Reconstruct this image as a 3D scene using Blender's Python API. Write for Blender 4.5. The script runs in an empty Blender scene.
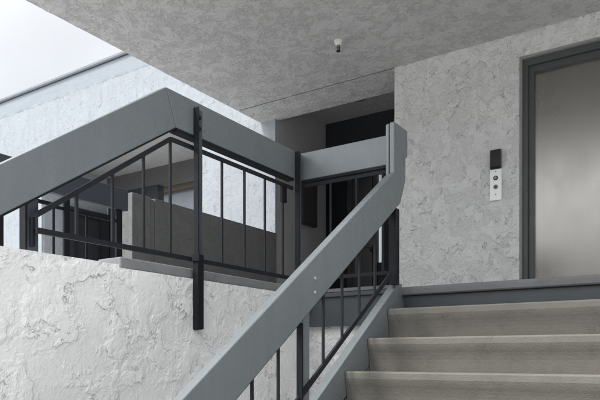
import bpy, bmesh, math, random
from mathutils import Vector, Matrix

random.seed(4)
S = bpy.context.scene
C = S.collection
R = math.radians

# ------------------------------------------------------------------ materials
def new_mat(name):
    m = bpy.data.materials.new(name)
    m.use_nodes = True
    nt = m.node_tree
    b = nt.nodes['Principled BSDF']
    return m, nt, b

def N(nt, kind, **kw):
    n = nt.nodes.new(kind)
    for k, v in kw.items():
        if k in n.inputs:
            n.inputs[k].default_value = v
        else:
            setattr(n, k, v)
    return n

def pos(nt, scale=(1, 1, 1)):
    g = N(nt, 'ShaderNodeNewGeometry')
    mp = N(nt, 'ShaderNodeMapping')
    mp.inputs['Scale'].default_value = scale
    nt.links.new(g.outputs['Position'], mp.inputs['Vector'])
    return mp.outputs['Vector']

def noise(nt, vec, scale, detail=3, rough=.5, dist=0.0):
    n = N(nt, 'ShaderNodeTexNoise')
    n.inputs['Scale'].default_value = scale
    n.inputs['Detail'].default_value = detail
    n.inputs['Roughness'].default_value = rough
    n.inputs['Distortion'].default_value = dist
    nt.links.new(vec, n.inputs['Vector'])
    return n.outputs['Fac']

def mapr(nt, v, a, b, c=0.0, d=1.0):
    n = N(nt, 'ShaderNodeMapRange')
    n.clamp = True
    for i, x in zip(('From Min', 'From Max', 'To Min', 'To Max'), (a, b, c, d)):
        n.inputs[i].default_value = x
    nt.links.new(v, n.inputs['Value'])
    return n.outputs['Result']

def mth(nt, op, a, b):
    n = N(nt, 'ShaderNodeMath', operation=op)
    for i, x in enumerate((a, b)):
        if isinstance(x, (int, float)):
            n.inputs[i].default_value = x
        else:
            nt.links.new(x, n.inputs[i])
    return n.outputs[0]

def mix(nt, fac, a, b, mode='MIX'):
    n = N(nt, 'ShaderNodeMix', data_type='RGBA', blend_type=mode)
    if isinstance(fac, (int, float)):
        n.inputs[0].default_value = fac
    else:
        nt.links.new(fac, n.inputs[0])
    for i, x in ((6, a), (7, b)):
        if isinstance(x, (tuple, list)):
            n.inputs[i].default_value = (*x, 1) if len(x) == 3 else x
        else:
            nt.links.new(x, n.inputs[i])
    return n.outputs[2]

def bump(nt, b, h, dist=.004, strength=1.0):
    n = N(nt, 'ShaderNodeBump')
    n.inputs['Distance'].default_value = dist
    n.inputs['Strength'].default_value = strength
    nt.links.new(h, n.inputs['Height'])
    nt.links.new(n.outputs['Normal'], b.inputs['Normal'])

def stucco(name, col, dirt_shade, size=1.0, depth=.008, streak=False, contrast=.16, flash_z=None, sandy=.8, lipc=.25, displace=False, small=.20, edge=.26, soft=.45):
    """skip-trowelled exterior plaster: overlapping plateaus with sharp lips and sandy hollows"""
    m, nt, b = new_mat(name)
    p = pos(nt)
    warp = N(nt, 'ShaderNodeTexNoise')
    warp.inputs['Scale'].default_value = 5 / size
    nt.links.new(p, warp.inputs['Vector'])
    add = N(nt, 'ShaderNodeVectorMath', operation='MULTIPLY_ADD')
    nt.links.new(warp.outputs['Color'], add.inputs[0])
    add.inputs[1].default_value = (.16 * size,) * 3
    nt.links.new(p, add.inputs[2])
    q = add.outputs[0]
    n1 = noise(nt, q, 5.0 / size, 8, .60)
    n2 = noise(nt, q, 11 / size, 6, .60)
    a = mapr(nt, n1, .488, .502)                      # trowelled flats with a torn edge
    a2 = mapr(nt, n1, .40, .60)
    torn = mapr(nt, noise(nt, p, 6.5 / size, 4, .6), .44, .56)     # edges are torn in places, feathered in others
    a = mth(nt, 'ADD', mth(nt, 'MULTIPLY', a, torn), mth(nt, 'MULTIPLY', a2, mth(nt, 'SUBTRACT', 1.0, torn)))
    c = mapr(nt, n2, .525, .560)
    sand = noise(nt, p, 48 / size, 6, .74)
    fine = noise(nt, p, 210, 3, .7)
    flat = mth(nt, 'MAXIMUM', mapr(nt, n1, .46, .54), mth(nt, 'MULTIPLY', c, .8))
    rough_ = mth(nt, 'SUBTRACT', 1.0, mth(nt, 'MULTIPLY', flat, .62))
    # short torn lips where the trowel lifted off
    gate = mapr(nt, noise(nt, p, 9 / size, 4, .6), .52, .60)
    lip = mth(nt, 'MULTIPLY', mapr(nt, n1, .482, .490), mapr(nt, n1, .492, .500, 1, 0))
    lip = mth(nt, 'MULTIPLY', lip, gate)
    h = mth(nt, 'ADD', mth(nt, 'MULTIPLY', a, edge), mth(nt, 'MULTIPLY', c, small))
    h = mth(nt, 'ADD', h, mth(nt, 'MULTIPLY', a2, .25))
    h = mth(nt, 'ADD', h, mth(nt, 'MULTIPLY', mth(nt, 'MULTIPLY', sand, rough_), sandy))
    h = mth(nt, 'ADD', h, mth(nt, 'MULTIPLY', noise(nt, p, 16 / size, 4, .55), soft))
    h = mth(nt, 'ADD', h, mth(nt, 'MULTIPLY', fine, .06))
    h = mth(nt, 'SUBTRACT', h, mth(nt, 'MULTIPLY', lip, .35))
    big = mapr(nt, noise(nt, p, 1.3, 4, .6), .35, .7)
    col1 = mix(nt, mth(nt, 'MULTIPLY', big, .35), col, dirt_shade)
    lo = mth(nt, 'MULTIPLY', mth(nt, 'MULTIPLY', mth(nt, 'SUBTRACT', 1.0, flat), mapr(nt, sand, .38, .60, 1.3, .2)), contrast)
    col1 = mix(nt, lo, col1, tuple(x * .55 for x in dirt_shade))
    col1 = mix(nt, mth(nt, 'MULTIPLY', lip, lipc), col1, tuple(x * .42 for x in dirt_shade))  # lip creases darkened in colour: painted relief shade as well as dirt
    if streak:
        s = mapr(nt, noise(nt, pos(nt, (9, 9, .5)), 1.0, 4, .6), .52, .72, 0, .30)
        col1 = mix(nt, s, col1, tuple(x * .72 for x in dirt_shade))
    if flash_z:
        # rain-washed band under the roof edge with a ragged drip line
        sep = N(nt, 'ShaderNodeSeparateXYZ')
        nt.links.new(p, sep.inputs[0])
        rag = mth(nt, 'MULTIPLY', noise(nt, pos(nt, (16, 16, .6)), 1.0, 3, .7), .055)
        z = mth(nt, 'ADD', sep.outputs['Z'], rag)
        up = mapr(nt, z, flash_z, flash_z + .02)
        drip = mth(nt, 'MULTIPLY', mapr(nt, z, flash_z - .03, flash_z, 0, 1), mapr(nt, z, flash_z, flash_z + .035, 1, 0))
        drip = mth(nt, 'MULTIPLY', drip, mapr(nt, noise(nt, pos(nt, (5, 5, 5)), 1.0, 4, .7), .40, .62, .15, .75))
        col1 = mix(nt, mth(nt, 'MULTIPLY', up, .65), col1, (.285, .322, .352))
        run = mapr(nt, noise(nt, pos(nt, (1.2, 1.2, 12)), 1.0, 4, .6), .5, .7, 0, .25)
        col1 = mix(nt, mth(nt, 'MULTIPLY', run, up), col1, (.20, .23, .26))
        col1 = mix(nt, drip, col1, (.17, .18, .195))
        h = mth(nt, 'MULTIPLY', h, mapr(nt, up, 0, 1, 1, .25))
    nt.links.new(col1, b.inputs['Base Color'])
    b.inputs['Roughness'].default_value = .9
    b.inputs['Specular IOR Level'].default_value = .25
    if displace:
        dn = N(nt, 'ShaderNodeDisplacement')
        dn.inputs['Midlevel'].default_value = .5
        dn.inputs['Scale'].default_value = depth * size
        nt.links.new(h, dn.inputs['Height'])
        nt.links.new(dn.outputs['Displacement'], nt.nodes['Material Output'].inputs['Displacement'])
        m.displacement_method = 'BOTH'
    else:
        bump(nt, b, h, depth * size)
    return m

def paint(name, col, rough=.42, worn=.25, spec=.5):
    """brushed gloss paint over timber or steel with faint runs and chalky patches"""
    m, nt, b = new_mat(name)
    p = pos(nt)
    f = mapr(nt, noise(nt, p, 3.5, 5, .6), .35, .7)
    g = mapr(nt, noise(nt, pos(nt, (40, 40, 6)), 1.0, 4, .6), .45, .75)
    c1 = mix(nt, mth(nt, 'MULTIPLY', f, worn), col, tuple(min(1, x * 1.35 + .01) for x in col))
    c1 = mix(nt, mth(nt, 'MULTIPLY', g, worn * .3), c1, tuple(x * .8 for x in col))
    run = mapr(nt, noise(nt, pos(nt, (26, 26, 1.6)), 1.0, 5, .65), .46, .66)
    c1 = mix(nt, mth(nt, 'MULTIPLY', run, worn * .8), c1, tuple(x * 1.28 for x in col))
    spk = mapr(nt, noise(nt, p, 120, 3, .7), .70, .76)
    c1 = mix(nt, mth(nt, 'MULTIPLY', spk, .2), c1, tuple(x * .6 for x in col))
    nt.links.new(c1, b.inputs['Base Color'])
    r = mapr(nt, noise(nt, p, 8, 4, .6), .3, .7, rough - .08, rough + .12)
    nt.links.new(r, b.inputs['Roughness'])
    b.inputs['Specular IOR Level'].default_value = spec
    h = mth(nt, 'ADD', noise(nt, p, 160, 3, .6), mth(nt, 'MULTIPLY', noise(nt, p, 14, 4, .6), 1.5))
    bump(nt, b, h, .0007, .6)
    return m

def concrete(name, col, stain, stretch=(1, 1, 1)):
    m, nt, b = new_mat(name)
    p = pos(nt)
    q = pos(nt, stretch)
    f = mapr(nt, noise(nt, q, 2.2, 6, .65, .4), .36, .68)
    c1 = mix(nt, mth(nt, 'MULTIPLY', f, .55), col, tuple(x * .72 for x in col))
    g = mapr(nt, noise(nt, p, 5.0, 6, .72, .6), .47, .66)
    spk = mapr(nt, noise(nt, p, 75, 4, .75), .55, .68)
    c1 = mix(nt, mth(nt, 'MULTIPLY', g, mth(nt, 'ADD', mth(nt, 'MULTIPLY', spk, .85), .22)), c1, stain)
    grain = noise(nt, p, 220, 2, .7)
    c1 = mix(nt, .22, c1, mix(nt, grain, tuple(x * .55 for x in col), tuple(min(1, x * 1.45) for x in col)))
    nt.links.new(c1, b.inputs['Base Color'])
    b.inputs['Roughness'].default_value = .85
    b.inputs['Specular IOR Level'].default_value = .3
    bump(nt, b, mth(nt, 'ADD', grain, mth(nt, 'MULTIPLY', noise(nt, p, 25, 5, .7), 1.6)), .0022, .8)
    return m

def steel(name):
    m, nt, b = new_mat(name)
    g = noise(nt, pos(nt, (900, 900, 6)), 1.0, 3, .6)
    sm = mapr(nt, noise(nt, pos(nt, (2, 2, 1.2)), 1.4, 4, .6), .3, .7, .25, .32)
    c1 = mix(nt, g, (.33, .315, .288), (.42, .40, .368))
    nt.links.new(c1, b.inputs['Base Color'])
    b.inputs['Metallic'].default_value = 1
    nt.links.new(sm, b.inputs['Roughness'])
    bump(nt, b, g, .0002, .12)
    return m

def plain(name, col, rough=.5, metal=0.0, spec=.5, var=.12):
    m, nt, b = new_mat(name)
    f = noise(nt, pos(nt), 18, 4, .6)
    c1 = mix(nt, f, tuple(x * (1 - var) for x in col), tuple(min(1, x * (1 + var)) for x in col))
    nt.links.new(c1, b.inputs['Base Color'])
    b.inputs['Roughness'].default_value = rough
    b.inputs['Metallic'].default_value = metal
    b.inputs['Specular IOR Level'].default_value = spec
    return m

M = {}
M['stucco_near'] = stucco('stucco_near', (.88, .873, .855), (.81, .80, .78), size=.90, depth=.0105, contrast=.05, sandy=.34, lipc=.20, small=.06, edge=.40, soft=.16, displace=True)
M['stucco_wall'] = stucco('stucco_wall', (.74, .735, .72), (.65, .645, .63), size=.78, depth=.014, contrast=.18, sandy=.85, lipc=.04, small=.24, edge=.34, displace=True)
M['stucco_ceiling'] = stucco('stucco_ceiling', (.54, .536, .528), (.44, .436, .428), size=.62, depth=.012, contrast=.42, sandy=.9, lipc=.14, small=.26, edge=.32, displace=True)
M['stucco_white'] = stucco('stucco_white', (.375, .400, .425), (.315, .336, .358), size=1.0, depth=.008, streak=True, lipc=.06, contrast=.05, flash_z=4.08)
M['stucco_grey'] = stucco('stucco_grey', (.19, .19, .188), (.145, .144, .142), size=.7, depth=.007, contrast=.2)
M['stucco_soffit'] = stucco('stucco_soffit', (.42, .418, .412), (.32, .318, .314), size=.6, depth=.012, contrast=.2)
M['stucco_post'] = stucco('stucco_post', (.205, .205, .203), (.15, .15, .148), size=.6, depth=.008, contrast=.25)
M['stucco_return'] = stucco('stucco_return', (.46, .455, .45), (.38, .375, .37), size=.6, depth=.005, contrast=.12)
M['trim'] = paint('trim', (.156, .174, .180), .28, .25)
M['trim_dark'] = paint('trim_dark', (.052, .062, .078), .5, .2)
M['fascia'] = paint('fascia', (.045, .054, .060), .45, .25)
M['lip'] = concrete('lip', (.165, .165, .168), (.07, .07, .07))
M['curb'] = concrete('curb', (.27, .27, .272), (.09, .09, .09))
M['lintel'] = stucco('lintel', (.115, .114, .113), (.09, .09, .088), size=.7, depth=.004, contrast=.15)
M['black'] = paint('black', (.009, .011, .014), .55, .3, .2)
M['iron'] = paint('iron', (.017, .019, .023), .6, .3, .2)
M['step'] = concrete('step', (.166, .155, .136), (.042, .038, .033), (.9, 1.4, 2.2))
M['step_nosing'] = concrete('step_nosing', (.198, .186, .165), (.085, .078, .068), (.9, 1.4, 2.2))
M['slab'] = concrete('slab', (.34, .335, .33), (.16, .155, .15))
M['paving'] = concrete('paving', (.56, .56, .555), (.34, .338, .33))
M['steel'] = steel('steel')
M['frame'] = paint('frame', (.078, .080, .082), .42, .2)
M['reveal'] = plain('reveal', (.30, .295, .285), .85)
M['plate'] = plain('plate', (.80, .80, .79), .38, .35, .5, .04)
M['display'] = plain('display', (.012, .012, .013), .22)
M['button_dark'] = plain('button_dark', (.03, .03, .03), .35)
M['button_grey'] = plain('button_grey', (.25, .25, .25), .35, .4)
M['bolt'] = plain('bolt', (.36, .40, .41), .35, .3)
M['door_dark'] = paint('door_dark', (.020, .019, .018), .5, .25)
M['door_charcoal'] = paint('door_charcoal', (.024, .026, .030), .45, .25)
M['wood'] = plain('wood', (.15, .115, .075), .7)
M['white_plastic'] = plain('white_plastic', (.72, .71, .66), .4)
M['cabinet'] = plain('cabinet', (.055, .055, .055), .5)
M['coping'] = paint('coping', (.20, .215, .23), .45, .2)
M['coping_dark'] = paint('coping_dark', (.05, .06, .075), .45, .2)

# ------------------------------------------------------------------ mesh helpers
class MB:
    def __init__(self): self.bm = bmesh.new(); self.fixed = set()
    def box(self, x0, x1, y0, y1, z0, z1):
        v = [self.bm.verts.new((x, y, z)) for x in (x0, x1) for y in (y0, y1) for z in (z0, z1)]
        for f in ((0,1,3,2),(4,6,7,5),(0,4,5,1),(2,3,7,6),(0,2,6,4),(1,5,7,3)):
            self.bm.faces.new([v[i] for i in f])
        return self
    def sheet(self, axis, t, u0, u1, v0, v1, step, flip=False):
        """finely divided flat face at axis = t; the plaster relief displaces it"""
        nu, nv = max(1, round((u1 - u0) / step)), max(1, round((v1 - v0) / step))
        rows = []
        for j in range(nv + 1):
            w = v0 + (v1 - v0) * j / nv
            rows.append([self.bm.verts.new({'X': (t, u0 + (u1 - u0) * i / nu, w), 'Y': (u0 + (u1 - u0) * i / nu, t, w), 'Z': (u0 + (u1 - u0) * i / nu, w, t)}[axis]) for i in range(nu + 1)])
        for a, b in zip(rows, rows[1:]):
            for i in range(nu):
                q = (a[i], a[i+1], b[i+1], b[i])
                self.fixed.add(self.bm.faces.new(q[::-1] if flip else q))
        return self
    def prism(self, axis, pts, a, b):
        def P(u, w, t):
            return {'X': (t, u, w), 'Y': (u, t, w), 'Z': (u, w, t)}[axis]
        A = [self.bm.verts.new(P(u, w, a)) for u, w in pts]
        B = [self.bm.verts.new(P(u, w, b)) for u, w in pts]
        n = len(pts)
        self.bm.faces.new(A); self.bm.faces.new(B[::-1])
        for i in range(n):
            self.bm.faces.new((A[i], A[(i+1) % n], B[(i+1) % n], B[i]))
        return self
    def rod(self, p, q, w, h=None, up=(0, 0, 1)):
        """square bar from p to q; w across, h along 'up'"""
        h = h or w
        p, q = Vector(p), Vector(q)
        d = (q - p).normalized(); upv = Vector(up)
        s = d.cross(upv)
        if s.length < .01: s = d.cross(Vector((0, 1, 0)))
        s.normalize(); t = s.cross(d).normalized()
        ring = [(-1,-1),(1,-1),(1,1),(-1,1)]
        A = [self.bm.verts.new(p + s*i*w/2 + t*j*h/2) for i, j in ring]
        B = [self.bm.verts.new(q + s*i*w/2 + t*j*h/2) for i, j in ring]
        self.bm.faces.new(A); self.bm.faces.new(B[::-1])
        for i in range(4):
            self.bm.faces.new((A[i], A[(i+1) % 4], B[(i+1) % 4], B[i]))
        return self
    def lathe(self, c, axis, prof, n=24):
        """prof: list of (radius, offset along axis)"""
        c = Vector(c); ax = Vector(axis).normalized()
        s = ax.orthogonal().normalized(); t = ax.cross(s)
        rings = []
        for r, o in prof:
            rings.append([self.bm.verts.new(c + ax*o + (s*math.cos(2*math.pi*k/n) + t*math.sin(2*math.pi*k/n))*r) for k in range(n)])
        for a, b in zip(rings, rings[1:]):
            for k in range(n):
                self.bm.faces.new((a[k], a[(k+1) % n], b[(k+1) % n], b[k]))
        self.bm.faces.new(rings[0]); self.bm.faces.new(rings[-1][::-1])
        return self
    def build(self, name, mat, parent=None, bevel=0, seg=2, smooth=False):
        bmesh.ops.recalc_face_normals(self.bm, faces=[f for f in self.bm.faces if f not in self.fixed])
        off = Vector((0, 0, 0)); r = parent
        while r is not None:
            off += Vector(r.location); r = r.parent
        bmesh.ops.translate(self.bm, verts=self.bm.verts[:], vec=-off)
        me = bpy.data.meshes.new(name); self.bm.to_mesh(me); self.bm.free()
        me.materials.append(M[mat])
        o = bpy.data.objects.new(name, me); C.objects.link(o)
        if parent: o.parent = parent
        if smooth:
            for p in me.polygons: p.use_smooth = True
        if bevel:
            md = o.modifiers.new('bevel', 'BEVEL'); md.width = bevel; md.segments = seg
            md.limit_method = 'ANGLE'; md.angle_limit = R(30)
        return o

def tag(o, label=None, cat=None, group=None, kind=None):
    if label: o['label'] = label
    if cat: o['category'] = cat
    if group: o['group'] = group
    if kind: o['kind'] = kind
    return o

def thing(name, loc, label, cat, group=None):
    o = bpy.data.objects.new(name, None); C.objects.link(o)
    o.location = loc; o.empty_display_size = .2; o['kind'] = 'thing'
    return tag(o, label, cat, group)

def copy_at(o, dx=0, dy=0, dz=0):
    c = o.copy(); C.objects.link(c); c.parent = o.parent
    c.location = Vector(o.location) + Vector((dx, dy, dz))
    for ch in [k for k in bpy.data.objects if k.parent == o]:
        d = ch.copy(); C.objects.link(d); d.parent = c
    return c

# ------------------------------------------------------------------ levels (eye level is z = 0)
GZ = -1.55           # courtyard paving
FZ = .43             # landing floor
CZ = 2.85            # front ceiling
RZ = 3.15            # ceiling of the recess behind
SLOPE = .70

# ------------------------------------------------------------------ setting
tag(MB().box(-150, 150, -150, 150, GZ - .3, GZ).build('ground', 'paving'), kind='structure')
lf = MB()
lf.prism('Z', [(-4.47, 3.86), (-2.352, 3.86), (-2.352, 3.64), (3.2, 3.64), (3.2, 7.26), (-4.47, 7.26)], .23, FZ)
tag(lf.build('landing_floor', 'slab'), kind='structure')
tag(MB().box(-4.47, -2.47, 2.05, 3.856, .23, FZ).build('walkway_floor', 'slab'), kind='structure')

ce = MB()
ce.box(-4.56, 1.7, 1.95, 5.653, CZ + .012, CZ + .42)
ce.box(-4.56, 1.7, 5.666, 6.16, CZ + .012, CZ + .42)
ce.box(-4.5, 1.65, 5.64, 5.68, CZ + .05, CZ + .40)
ce.sheet('Z', CZ, -4.56, 1.7, 1.95, 5.653, .012, True)
ce.sheet('Z', CZ, -4.56, 1.7, 5.666, 6.16, .012, True)
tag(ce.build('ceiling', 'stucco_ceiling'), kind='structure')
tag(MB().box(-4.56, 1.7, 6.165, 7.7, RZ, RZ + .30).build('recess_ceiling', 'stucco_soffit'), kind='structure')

# ------------------------------------------------------------------ near stucco wall (side of the stairwell)
w = thing('stucco_wall', (-2.45, 1.5, GZ), 'long off-white trowelled stucco wall below the angled guard rail, at lower left', 'wall')
wb = MB()
wb.prism('X', [(-3.5, GZ), (3.64, GZ), (3.64, .212), (3.64, .425), (2.04, .425), (2.02, .437), (2.0, .443), (-3.5, .443)], -2.55, -2.364)
wb.sheet('X', -2.352, .9, 2.02, -.8, .441, .005)
wb.sheet('X', -2.352, 2.02, 3.64, -.8, .426, .005)
wb.sheet('X', -2.352, .9, 3.64, GZ, -.8, .03)
wb.sheet('X', -2.352, -3.5, .9, GZ, .441, .03)
wb.build('wall_body', 'stucco_near', w)
sl = MB().box(-2.535, -2.368, 2.045, 3.618, .428, .484).build('floor_curb', 'curb', w, bevel=.008)
sl['label'] = 'smooth grey concrete curb on top of the white stucco'

# hidden flight that the sloping guard belongs to: goes down towards the courtyard behind the stucco wall
lst = MB()
pts = [(2.045, FZ)]
y, z = 2.045, FZ
for i in range(11):
    pts += [(y, z - .18)]; z -= .18
    y -= .26
    pts += [(y, z)]
pts = pts[:-2] + [(y + .26, GZ), (2.045, GZ)]
lst_o = thing('side_staircase', (-3.4, .6, GZ), 'concrete stair flight going down behind the white stucco wall', 'stairs')
lst.prism('X', pts, -4.2, -2.56).build('flight', 'step', lst_o)

# ------------------------------------------------------------------ main staircase
st = thing('staircase', (-.6, 2.2, GZ), 'beige concrete stairs with grey painted steel stringers climbing to the landing', 'stairs')
X0, X1 = -1.583, .32
Y1, Z1, RISE, RUN = 3.37, .285, .18, .258
stp = None
for i in range(10):
    yy, zz = Y1 - i * RUN, Z1 - i * RISE
    if stp is None:
        a = .010
        prof = [(yy + .262, zz - .004), (yy + .010, zz), (yy + .003, zz - .002), (yy, zz - .008), (yy + .0005, zz - .036),
                (yy + .003, zz - .050), (yy + .007, zz - .066), (yy + .012, zz - .082), (yy + .016, zz - .100), (yy + .019, zz - .120),
                (yy + .020, zz - .14), (yy + .020, zz - RISE - .004), (yy + .10, zz - RISE - .004), (yy + .10, zz - .055), (yy + .262, zz - .05)]
        stp = MB().prism('X', prof, X0, X1).build('step', 'step', st)
        stp.data.materials.append(M['step_nosing'])
        for pl in stp.data.polygons:                     # rubbed front band of the tread
            if abs(pl.normal.x) < .5 and pl.center.y + 2.2 < yy + .02 and pl.center.z + GZ > zz - .040:
                pl.material_index = 1
    else:
        copy_at(stp, 0, -i * RUN, -i * RISE)
def nose(y): return Z1 - (Y1 - y) * RISE / RUN
ns = RISE / RUN
for xa, xb in ((-1.640, -1.587), (.324, .378)):
    s = MB()
    yt, yb = 3.585, .62
    s.prism('X', [(yb, nose(yb) + .058), (yt - .06, nose(yt - .06) + .058), (yt, nose(yt - .06) + .058), (yt, nose(yt) - .22), (1.055, GZ), (yb, GZ)], xa, xb)
    s.build('stringer', 'trim', st, bevel=.004)
# landing edge: steel channel with a rolled lip
le = MB()
le.box(-1.585, .38, 3.60, 3.636, .215, .379)
o = le.build('landing_edge', 'fascia', st, bevel=.003)
MB().prism('X', [(3.639, .38), (3.639, .432), (3.585, .432), (3.576, .426), (3.573, .415), (3.573, .388), (3.580, .38)], -1.638, .38).build('edge_lip', 'lip', o, bevel=.002)
le = MB()
le.prism('X', [(3.612, .205), (3.637, .205), (3.637, .428), (3.59, .428), (3.59, .400), (3.612, .395)], -2.350, -1.642)
o = le.build('landing_edge', 'fascia', st, bevel=.003)
MB().box(-2.350, -1.642, 3.587, 3.70, .4305, .452).build('edge_strip', 'lip', o)
# wall carrying the landing under the channel
uw = thing('support_wall', (-.9, 3.75, GZ), 'grey stucco wall under the landing edge, behind the stair pickets', 'wall')
MB().sheet('Y', 3.66, -2.350, .5, GZ, .228, .008).box(-2.350, .5, 3.672, 3.80, GZ, .226).build('wall_body', 'stucco_wall', uw)

# ------------------------------------------------------------------ stair railing
rl = thing('stair_railing', (-1.59, 2.5, GZ), 'thick blue-grey timber handrail rising beside the stairs with black pickets', 'railing')
def topz(y): return .812 + (y - 3.0) * SLOPE
vd = .232
yn = 3.405                       # front of the upright end
out = [(.45, topz(.45)), (yn, topz(yn)), (yn, 1.392), (yn + .008, 1.400), (3.597, 1.400), (3.605, 1.392), (3.605, 1.235), (3.577, 1.222), (3.575, topz(3.575) - vd + .10), (3.50, topz(3.50) - vd), (.45, topz(.45) - vd)]
MB().prism('X', out, -1.590, -1.560).build('handrail_board', 'trim', rl, bevel=.009, seg=3)
out2 = [(y - (0 if k not in (0, 10) else 0), z - (.007 if k in (0, 1, 2, 3) else 0)) for k, (y, z) in enumerate(out)]
MB().prism('X', out2, -1.614, -1.594).build('handrail_board', 'trim', rl, bevel=.004, seg=2)
XB = -1.592
MB().rod((XB, .55, topz(.55) - vd - .008), (XB, 3.44, topz(3.44) - vd - .008), .030, .012).build('top_rail', 'iron', rl)
def barz(y): return -.054 + (y - 2.63) * .69
MB().rod((XB, .75, barz(.75)), (XB, 3.42, barz(3.42)), .012, .026).build('bottom_rail', 'iron', rl)
for y in (.93, 1.12, 1.31, 1.50, 1.69, 1.88, 2.07, 2.26, 2.645, 2.835, 3.025, 3.215):
    MB().box(XB - .0055, XB + .0055, y - .006, y + .006, barz(y), topz(y) - vd - .008).build('picket', 'iron', rl)
for y, top in ((.62, topz(.62) - .12), (2.420, topz(2.420) - .10), ):
    p = MB().box(-1.600, -1.570, y, y + .010, nose(y) + .06, topz(y) - vd - .016).build('post', 'black', rl)
    MB().prism('X', [(y + .011, nose(y) + .06), (y + .112, nose(y) + .06), (y + .112, topz(y + .112) - vd + .02), (y + .011, topz(y + .011) - vd + .02)], -1.609, -1.601).build('post_flange', 'trim', p)
p = MB().box(-1.612, -1.566, 3.445, 3.495, .435, topz(3.45) - vd - .002).build('post', 'black', rl)
for y, z in ((2.517, .372), (2.517, .305), (.70, -.95), (.70, -1.02)):
    MB().lathe((-1.560, y, z), (1, 0, 0), [(.0105, 0), (.0105, .002), (.008, .005), (.004, .007)], 14).build('bolt', 'bolt', rl, smooth=True)

# ------------------------------------------------------------------ near guard along the stucco wall
gr = thing('guard_railing', (-2.38, 2.5, .0), 'blue-grey guard rail with black pickets bending down above the white stucco wall', 'railing')
GT, GB = 1.400, 1.212
yk = 2.331
def gslope(y, base): return base + (y - yk) * SLOPE
# mitred sloping beam and level beam
kb = yk + .072
MB().prism('X', [(-.2, gslope(-.2, GT)), (yk, GT), (kb, GB), (-.2, GB + (-.2 - kb) * .665)], -2.412, -2.352).build('top_beam', 'trim', gr, bevel=.004)
MB().prism('X', [(yk + .0022, GT), (3.60, GT), (3.60, GB), (kb + .0022, GB)], -2.412, -2.352).build('top_beam', 'trim', gr, bevel=.004)
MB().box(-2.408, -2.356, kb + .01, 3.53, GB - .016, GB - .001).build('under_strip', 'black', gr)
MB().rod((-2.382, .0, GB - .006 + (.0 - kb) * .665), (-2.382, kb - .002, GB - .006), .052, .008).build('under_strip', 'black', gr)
XG = -2.375
TR = 1.150
yr = 2.385
MB().rod((XG, 1.60, TR - (yr - 1.60) * SLOPE), (XG, yr, TR), .014, .022).build('top_rail', 'iron', gr)
MB().rod((XG, yr + .003, TR), (XG, 3.54, TR), .014, .022).build('top_rail', 'iron', gr)
BR = .535
MB().rod((XG, 1.60, BR), (XG, 3.54, BR), .014, .024).build('bottom_rail', 'iron', gr)
for y in (1.800, 2.002, 2.197, 2.383):
    MB().box(XG - .006, XG + .006, y - .006, y + .006, BR - .006, TR + .004 - max(0, (yr - y)) * SLOPE).build('picket', 'iron', gr)
pk = None
for k, y in enumerate((2.802, 3.013, 3.223, 3.425)):
    if pk is None:
        pk = MB().box(XG - .006, XG + .006, y - .006, y + .006, BR - .006, TR + .004).build('picket', 'iron', gr)
    else:
        copy_at(pk, 0, y - 2.802)
# clip hanging beside the last picket
MB().box(XG - .004, XG + .014, 3.400, 3.413, 1.03, 1.14).box(XG - .004, XG + .014, 3.437, 3.452, 1.03, 1.14).build('rail_clip', 'black', gr)
# middle post: steel angle bolted to the beam and the wall face
def angle_post(y, z0, z1, w=.062, leg=.034, x=-2.350):
    p = MB().box(x, x + .008, y + .010, y + w, z0, z1).build('post', 'trim_dark', gr, bevel=.0015)
    MB().box(x, x + leg, y, y + .0095, z0 - .004, z1 + .002).build('post_leg', 'black', p, bevel=.0015)
    for z in (z1 - .045, z1 - .105):
        MB().lathe((x + .008, y + .036, z), (1, 0, 0), [(.012, 0), (.012, .007), (.008, .009)], 6).build('bolt', 'black', p)
    return p
mp = angle_post(2.535, .150, 1.358)
MB().box(-2.350, -2.312, 2.5295, 2.5340, .150, .56).build('splice_plate', 'black', mp, bevel=.001)
MB().box(-2.341, -2.325, 2.546, 2.590, .152, .56).build('splice_bar', 'black', mp, bevel=.001)
MB().box(-2.350, -2.300, 2.522, 2.529, .520, .56).build('splice_clip', 'black', mp)
angle_post(3.532, -.0 + .25, 1.392, w=.066, leg=.036)
# left post stands behind the wall top
p = MB().box(-2.430, -2.420, 1.588, 1.640, -.3, .72).build('post', 'trim_dark', gr, bevel=.001)
MB().box(-2.462, -2.420, 1.578, 1.5875, -.3, .70).build('post_leg', 'black', p)
MB().box(-2.419, -2.398, 1.596, 1.612, .47, .595).build('rail_bracket', 'black', p, bevel=.002)

# ------------------------------------------------------------------ short guard between the two, along the landing edge
gg = thing('landing_railing', (-2.0, 3.64, FZ), 'short level grey guard rail with pickets joining the stair handrail at the landing edge', 'railing')
MB().prism('X', [(3.606, 1.215), (3.66, 1.215), (3.66, 1.402), (3.606, 1.402)], -2.350, -1.630).build('top_beam', 'trim', gg, bevel=.004)
YG = 3.63
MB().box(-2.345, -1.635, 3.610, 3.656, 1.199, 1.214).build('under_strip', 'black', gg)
MB().rod((-2.33, YG, TR + .03), (-1.64, YG, TR + .03), .014, .022).build('top_rail', 'iron', gg)
MB().rod((-2.33, YG, BR), (-1.64, YG, BR), .014, .022).build('bottom_rail', 'iron', gg)
g0 = None
for x in (-2.125, -1.93, -1.74):
    if g0 is None: g0 = MB().box(x - .006, x + .006, YG - .006, YG + .006, BR - .006, TR + .034).build('picket', 'iron', gg)
    else: copy_at(g0, x + 2.125)

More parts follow.
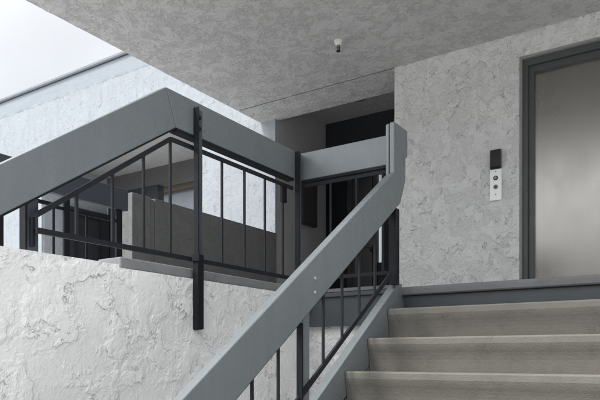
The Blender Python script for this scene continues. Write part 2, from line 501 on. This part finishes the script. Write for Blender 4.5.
# ------------------------------------------------------------------ guard across the walkway
fg = thing('far_railing', (-4.1, 2.2, 0), 'shadowed dark grey guard rail on the far side of the walkway, ending at the parapet', 'railing')
MB().prism('Y', [(-4.13, 1.222), (-4.07, 1.222), (-4.07, 1.402), (-4.13, 1.402)], -.2, 3.60).build('top_beam', 'trim_dark', fg, bevel=.010, seg=3)  # shade on this beam is put into a darker paint colour
MB().rod((-4.10, 2.50, 1.14), (-4.10, 2.905, 1.14), .014, .028).build('top_rail', 'black', fg)
MB().rod((-4.10, 2.91, 1.125), (-4.10, 3.52, 1.125), .014, .024).build('top_rail', 'black', fg)
MB().rod((-4.10, .2, .53), (-4.10, 3.52, .53), .014, .024).build('bottom_rail', 'iron', fg)
for y in (2.905, 3.20):
    MB().box(-4.106, -4.094, y - .008, y + .008, .52, 1.13).build('picket', 'black', fg)
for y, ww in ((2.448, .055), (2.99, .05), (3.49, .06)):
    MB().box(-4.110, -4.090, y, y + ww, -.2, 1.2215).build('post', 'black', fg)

# ------------------------------------------------------------------ parapet
pw = thing('parapet_wall', (-4.4, 4.9, FZ), 'waist-high grey stucco parapet behind the guard rail pickets with a pale end', 'wall')
PT = 1.478
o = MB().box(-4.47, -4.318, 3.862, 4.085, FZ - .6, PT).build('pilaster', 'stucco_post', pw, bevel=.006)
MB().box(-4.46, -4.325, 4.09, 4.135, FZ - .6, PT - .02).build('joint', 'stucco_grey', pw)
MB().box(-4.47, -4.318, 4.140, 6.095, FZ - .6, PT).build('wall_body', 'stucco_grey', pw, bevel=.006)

# ------------------------------------------------------------------ white wing across the gap
wg = thing('white_building', (-8, 6.1, GZ), 'bright white stucco building wing with a metal roof edge, behind the railings', 'building')
fr = MB()
fr.prism('Y', [(-17, GZ), (-8.92, GZ), (-8.92, RZ), (-5.50, RZ), (-5.50, GZ), (-4.34, GZ), (-4.34, 4.30), (-17, 4.30)], 6.10, 6.13)
fr.build('front_wall', 'stucco_white', wg)
MB().box(-17, -4.342, 6.132, 6.40, RZ + .29, 4.299).build('parapet_back', 'stucco_white', wg)
MB().box(-17.05, -4.28, 6.072, 6.42, 4.30, 4.332).build('roof_edge', 'coping_dark', wg, bevel=.004)
MB().box(-17.05, -4.28, 6.078, 6.42, 4.333, 4.368).build('roof_coping', 'coping', wg, bevel=.004)
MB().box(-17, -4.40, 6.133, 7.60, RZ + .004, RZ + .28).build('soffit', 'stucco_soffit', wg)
MB().box(-17, -8.90, 6.133, 7.40, GZ, RZ).build('side_wall', 'stucco_white', wg)
MB().box(-8.896, -5.504, 7.38, 7.56, 2.865, RZ + .002).build('lintel_beam', 'lintel', wg)
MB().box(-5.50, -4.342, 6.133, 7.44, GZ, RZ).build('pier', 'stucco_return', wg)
# entry in the corner of the recess
MB().box(-8.896, -7.66, 7.40, 7.54, GZ, 2.862).build('entry_wall', 'door_charcoal', wg)
d = MB().box(-8.898, -8.84, 6.55, 7.375, FZ, 2.50).build('door', 'door_charcoal', wg)
fm = MB()
for a, b_, c, e in ((6.66, 6.70, .7, 2.40), (7.14, 7.18, .7, 2.40), (6.70, 7.14, 2.36, 2.40)):
    fm.box(-8.839, -8.815, a, b_, c, e)
fm.build('door_trim', 'iron', d)
MB().box(-8.30, -7.72, 7.36, 7.399, FZ, 2.55).build('door', 'door_charcoal', wg)
MB().box(-8.896, -5.50, 6.133, 7.37, .2, FZ - .004).build('floor', 'slab', wg)

# building seen through the gap under the lintel
rb = thing('rear_building', (-5, 10.2, GZ), 'white wall with a brown timber eave seen in the gap above the parapet', 'building')
MB().box(-12, 4, 10.1, 10.4, GZ, 4.4).build('wall', 'stucco_white', rb)
MB().box(-12, 4, 9.98, 10.09, 3.66, 3.86).build('timber_eave', 'wood', rb)
MB().box(-12, 4, 9.6, 10.09, 3.87, 3.97).build('roof_edge', 'coping_dark', rb)

# ------------------------------------------------------------------ recess left of the elevator: back wall with a dark door
ew = thing('entry_wall', (-3.4, 7.3, FZ), 'deeply shaded back wall with a dark door and transom left of the elevator', 'wall')
wb = MB()
wb.box(-2.62, 1.65, 7.26, 7.44, GZ, RZ + .01)
wb.box(-4.340, -2.62, 7.26, 7.44, GZ, .40)
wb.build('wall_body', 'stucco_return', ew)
MB().box(-4.340, -2.62, 7.275, 7.40, 2.56, RZ - .004).build('transom', 'door_charcoal', ew)
MB().box(-4.340, -4.03, 7.28, 7.40, .40, 2.56).build('side_panel', 'black', ew)
dr = MB().box(-4.03, -3.585, 7.30, 7.36, .405, 2.555).build('door', 'door_dark', ew)
dd = MB()
for z0, z1 in ((.62, 1.45), (1.58, 2.36)):
    dd.box(-3.97, -3.945, 7.285, 7.299, z0, z1); dd.box(-3.67, -3.645, 7.285, 7.299, z0, z1)
    dd.box(-3.945, -3.67, 7.285, 7.299, z0, z0 + .025); dd.box(-3.945, -3.67, 7.285, 7.299, z1 - .025, z1)
dd.build('door_moulding', 'door_dark', dr)
MB().lathe((-3.63, 7.30, 1.38), (0, -1, 0), [(.012, 0), (.012, .04), (.026, .045), (.026, .065), (.012, .075)], 16).build('handle', 'iron', dr, smooth=True)
MB().box(-3.525, -2.62, 7.32, 7.40, .405, 2.555).build('door_leaf', 'black', ew)
MB().box(-3.584, -3.526, 7.32, 7.40, .405, 1.22).build('gap_panel', 'black', ew)

# dark cabinet on the shaded return wall
cb = thing('wall_cabinet', (-4.30, 6.65, 1.69), 'small dark cabinet fixed to the shaded side wall behind the corner post', 'cabinet')
MB().box(-4.344, -4.27, 6.58, 6.95, 1.69, 2.36).build('box', 'cabinet', cb, bevel=.005)
MB().box(-4.269, -4.262, 6.605, 6.925, 1.715, 2.335).build('door', 'cabinet', cb, bevel=.003)

# ------------------------------------------------------------------ elevator wall
el = thing('elevator_wall', (.4, 5.8, FZ), 'tall grey trowelled stucco wall holding the elevator door', 'wall')
OX0, OX1, OZ = -1.392, -.125, 2.638
wl = MB()
wl.prism('Y', [(-2.585, GZ), (OX0, GZ), (OX0, OZ), (OX1, OZ), (OX1, GZ), (1.65, GZ), (1.65, CZ + .002), (-2.585, CZ + .002)], 5.672, 5.86)
wl.sheet('Y', 5.660, -2.585, OX0, .2, CZ + .01, .006)
wl.sheet('Y', 5.660, OX0, OX1, OZ, CZ + .01, .006)
wl.sheet('Y', 5.660, OX1, 1.65, .2, CZ + .01, .02)
wl.build('wall_body', 'stucco_wall', el)
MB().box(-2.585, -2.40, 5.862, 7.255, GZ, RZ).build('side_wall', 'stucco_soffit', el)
ed = thing('elevator_entrance', (-.76, 5.76, FZ), 'brushed stainless steel elevator door in a dark grey frame', 'elevator door')
fr = MB()
JW = .095
# stepped frame: outer return and inner stop
fr.prism('Y', [(OX0 + .018, FZ), (OX0 + .062, FZ), (OX0 + .062, OZ - .075), (OX1 - .062, OZ - .075), (OX1 - .062, FZ), (OX1 - .018, FZ), (OX1 - .018, OZ - .018), (OX0 + .018, OZ - .018)], 5.692, 5.84)
fr.prism('Y', [(OX0 + .0625, FZ), (OX0 + .105, FZ), (OX0 + .105, OZ - .128), (OX1 - .105, OZ - .128), (OX1 - .105, FZ), (OX1 - .0625, FZ), (OX1 - .0625, OZ - .0755), (OX0 + .0625, OZ - .0755)], 5.722, 5.84)
fr.build('frame', 'frame', ed, bevel=.003)
rv = MB()
rv.prism('Y', [(OX0 + .001, FZ), (OX0 + .0175, FZ), (OX0 + .0175, OZ - .0175), (OX1 - .0175, OZ - .0175), (OX1 - .0175, FZ), (OX1 - .001, FZ), (OX1 - .001, OZ - .001), (OX0 + .001, OZ - .001)], 5.662, 5.84)
rv.build('sealant_strip', 'reveal', ed)
MB().box(OX0 + .09, OX1 - .09, 5.765, 5.80, FZ + .012, OZ - .11).build('door_panel', 'steel', ed)
MB().box(OX0 + .06, OX1 - .06, 5.72, 5.85, FZ, FZ + .010).build('sill', 'steel', ed)
MB().box(OX0 - .1, OX1 + .1, 5.87, 6.0, GZ, OZ + .1).build('shaft_backing', 'black', ed)

# call station
cp = thing('call_panel', (-1.595, 5.66, 1.40), 'silver elevator call plate with two buttons below a black display', 'call panel')
MB().box(-1.646, -1.542, 5.640, 5.664, 1.402, 1.682).build('button_plate', 'plate', cp, bevel=.003)
dp = MB().prism('X', [(5.664, 1.684), (5.628, 1.684), (5.616, 1.700), (5.622, 1.852), (5.664, 1.856)], -1.640, -1.546).build('display', 'display', cp, bevel=.003)
for z, mt in ((1.602, 'button_dark'), (1.522, 'button_grey')):
    b_ = MB().lathe((-1.594, 5.640, z), (0, -1, 0), [(.021, 0), (.021, .003), (.0175, .005)], 28).build('button', mt, cp, smooth=False)
    MB().lathe((-1.594, 5.635, z), (0, -1, 0), [(.012, 0), (.012, .003), (.010, .004)], 24).build('button_cap', 'button_grey' if mt == 'button_dark' else 'button_dark', b_)
for z in (1.660, 1.455):
    MB().lathe((-1.594, 5.640, z), (0, -1, 0), [(.006, 0), (.006, .002), (.004, .003)], 12).build('screw', 'button_grey', cp)

# sprinkler
sp = thing('sprinkler_head', (-2.79, 4.90, CZ), 'small white sprinkler head hanging from the stucco ceiling', 'sprinkler')
MB().lathe((-2.79, 4.90, CZ), (0, 0, -1), [(.038, -.004), (.038, .006), (.032, .026), (.022, .044)], 28).build('escutcheon', 'white_plastic', sp, bevel=.001)
hd = MB()
hd.lathe((-2.79, 4.90, CZ - .044), (0, 0, -1), [(.015, 0), (.014, .018), (.006, .02), (.006, .05)], 16)
hd.build('nozzle', 'button_grey', sp)
df = MB()
df.lathe((-2.79, 4.90, CZ - .094), (0, 0, -1), [(.018, 0), (.019, .004)], 20)
df.rod((-2.805, 4.90, CZ - .05), (-2.800, 4.90, CZ - .094), .005).rod((-2.775, 4.90, CZ - .05), (-2.780, 4.90, CZ - .094), .005)
df.build('deflector', 'iron', sp)

# ceiling lamp in the recess (unlit)
lp = thing('ceiling_lamp', (-3.50, 6.62, RZ), 'unlit round ceiling lamp in the shaded recess above the dark door', 'lamp')
MB().lathe((-3.50, 6.62, RZ), (0, 0, -1), [(.15, -.004), (.15, .02), (.13, .025)], 32).build('base', 'button_grey', lp)
MB().lathe((-3.50, 6.62, RZ - .026), (0, 0, -1), [(.12, 0), (.115, .02), (.09, .04), (.03, .05)], 32).build('lamp_shade', 'cabinet', lp, smooth=True)

# ------------------------------------------------------------------ building across the courtyard (behind the camera, seen in the steel door)
ob = thing('courtyard_building', (0, -13, GZ), 'plain grey stucco building across the courtyard', 'building')
MB().box(-26, 24, -14, -13, GZ, 4.2).build('wall', 'stucco_grey', ob)
MB().box(-26.2, 24.2, -14.2, -12.8, 4.2, 4.35).build('roof_edge', 'coping_dark', ob)
wn = None
for x in (-18, -11, -4, 3, 10, 17):
    if wn is None: wn = MB().box(x, x + 1.8, -13.0, -12.97, 1.2, 2.6).build('window', 'display', ob)
    else: copy_at(wn, x + 18)

# ------------------------------------------------------------------ light
SUN_EL, SUN_AZ = 58, 212          # azimuth from +Y towards +X
wd = bpy.data.worlds.new('World'); S.world = wd; wd.use_nodes = True
nt = wd.node_tree
bg = nt.nodes['Background']
sky = nt.nodes.new('ShaderNodeTexSky'); sky.sky_type = 'NISHITA'
sky.sun_disc = False; sky.sun_elevation = R(SUN_EL); sky.sun_rotation = R(SUN_AZ)
sky.dust_density = 6; sky.air_density = 1.0; sky.ozone_density = 1.0
tc = nt.nodes.new('ShaderNodeTexCoord')
nz = nt.nodes.new('ShaderNodeTexNoise'); nz.inputs['Scale'].default_value = 2.2; nz.inputs['Detail'].default_value = 6
nt.links.new(tc.outputs['Generated'], nz.inputs['Vector'])
mr = nt.nodes.new('ShaderNodeMapRange')
for i, v in zip(('From Min', 'From Max', 'To Min', 'To Max'), (.35, .65, .80, .97)): mr.inputs[i].default_value = v
nt.links.new(nz.outputs['Fac'], mr.inputs['Value'])
mx = nt.nodes.new('ShaderNodeMix'); mx.data_type = 'RGBA'
el_, az = R(SUN_EL), R(SUN_AZ)
dirv = Vector((math.sin(az) * math.cos(el_), math.cos(az) * math.cos(el_), math.sin(el_)))
# thin bright cloud: brightest round the hidden sun, greyer away from it
dp = nt.nodes.new('ShaderNodeVectorMath'); dp.operation = 'DOT_PRODUCT'
nt.links.new(tc.outputs['Generated'], dp.inputs[0]); dp.inputs[1].default_value = dirv
glow = nt.nodes.new('ShaderNodeMapRange'); glow.interpolation_type = 'SMOOTHSTEP'
for i, v in zip(('From Min', 'From Max', 'To Min', 'To Max'), (.30, 1.0, .82, 2.75)): glow.inputs[i].default_value = v
nt.links.new(dp.outputs['Value'], glow.inputs['Value'])
nz2 = nt.nodes.new('ShaderNodeTexNoise'); nz2.inputs['Scale'].default_value = 3.5; nz2.inputs['Detail'].default_value = 7
nt.links.new(tc.outputs['Generated'], nz2.inputs['Vector'])
pat = nt.nodes.new('ShaderNodeMapRange')
for i, v in zip(('From Min', 'From Max', 'To Min', 'To Max'), (.35, .65, .90, 1.06)): pat.inputs[i].default_value = v
nt.links.new(nz2.outputs['Fac'], pat.inputs['Value'])
mu = nt.nodes.new('ShaderNodeMath'); mu.operation = 'MULTIPLY'
nt.links.new(glow.outputs['Result'], mu.inputs[0]); nt.links.new(pat.outputs['Result'], mu.inputs[1])
cl = nt.nodes.new('ShaderNodeVectorMath'); cl.operation = 'SCALE'
cl.inputs[0].default_value = (7.0, 7.2, 7.45); nt.links.new(mu.outputs[0], cl.inputs['Scale'])
nt.links.new(cl.outputs['Vector'], mx.inputs[7])
nt.links.new(mr.outputs['Result'], mx.inputs[0]); nt.links.new(sky.outputs['Color'], mx.inputs[6])
nt.links.new(mx.outputs[2], bg.inputs['Color'])
bg.inputs['Strength'].default_value = .08

sd = bpy.data.lights.new('sun', 'SUN'); sd.energy = 1.5; sd.angle = R(12); sd.color = (1, .985, .96)
so = bpy.data.objects.new('sun', sd); C.objects.link(so)
el_, az = R(SUN_EL), R(SUN_AZ)
dirv = Vector((math.sin(az) * math.cos(el_), math.cos(az) * math.cos(el_), math.sin(el_)))
so.rotation_euler = (-dirv).to_track_quat('-Z', 'Y').to_euler()
so.location = dirv * 30

# ------------------------------------------------------------------ camera
cam = bpy.data.cameras.new('camera'); co = bpy.data.objects.new('camera', cam); C.objects.link(co)
co.location = (0, 0, 0); co.rotation_euler = (R(90), 0, math.atan2(.547, .837))
cam.sensor_width = 36; cam.lens = 36 * 625 / 600; cam.shift_y = 157 / 600
cam.clip_start = .05; cam.clip_end = 600
S.camera = co
S.render.resolution_x, S.render.resolution_y = 1024, 683
vs = S.view_settings
vs.view_transform = 'Standard'; vs.look = 'None'; vs.gamma = 1; vs.use_curve_mapping = False
vs.exposure = 1.15
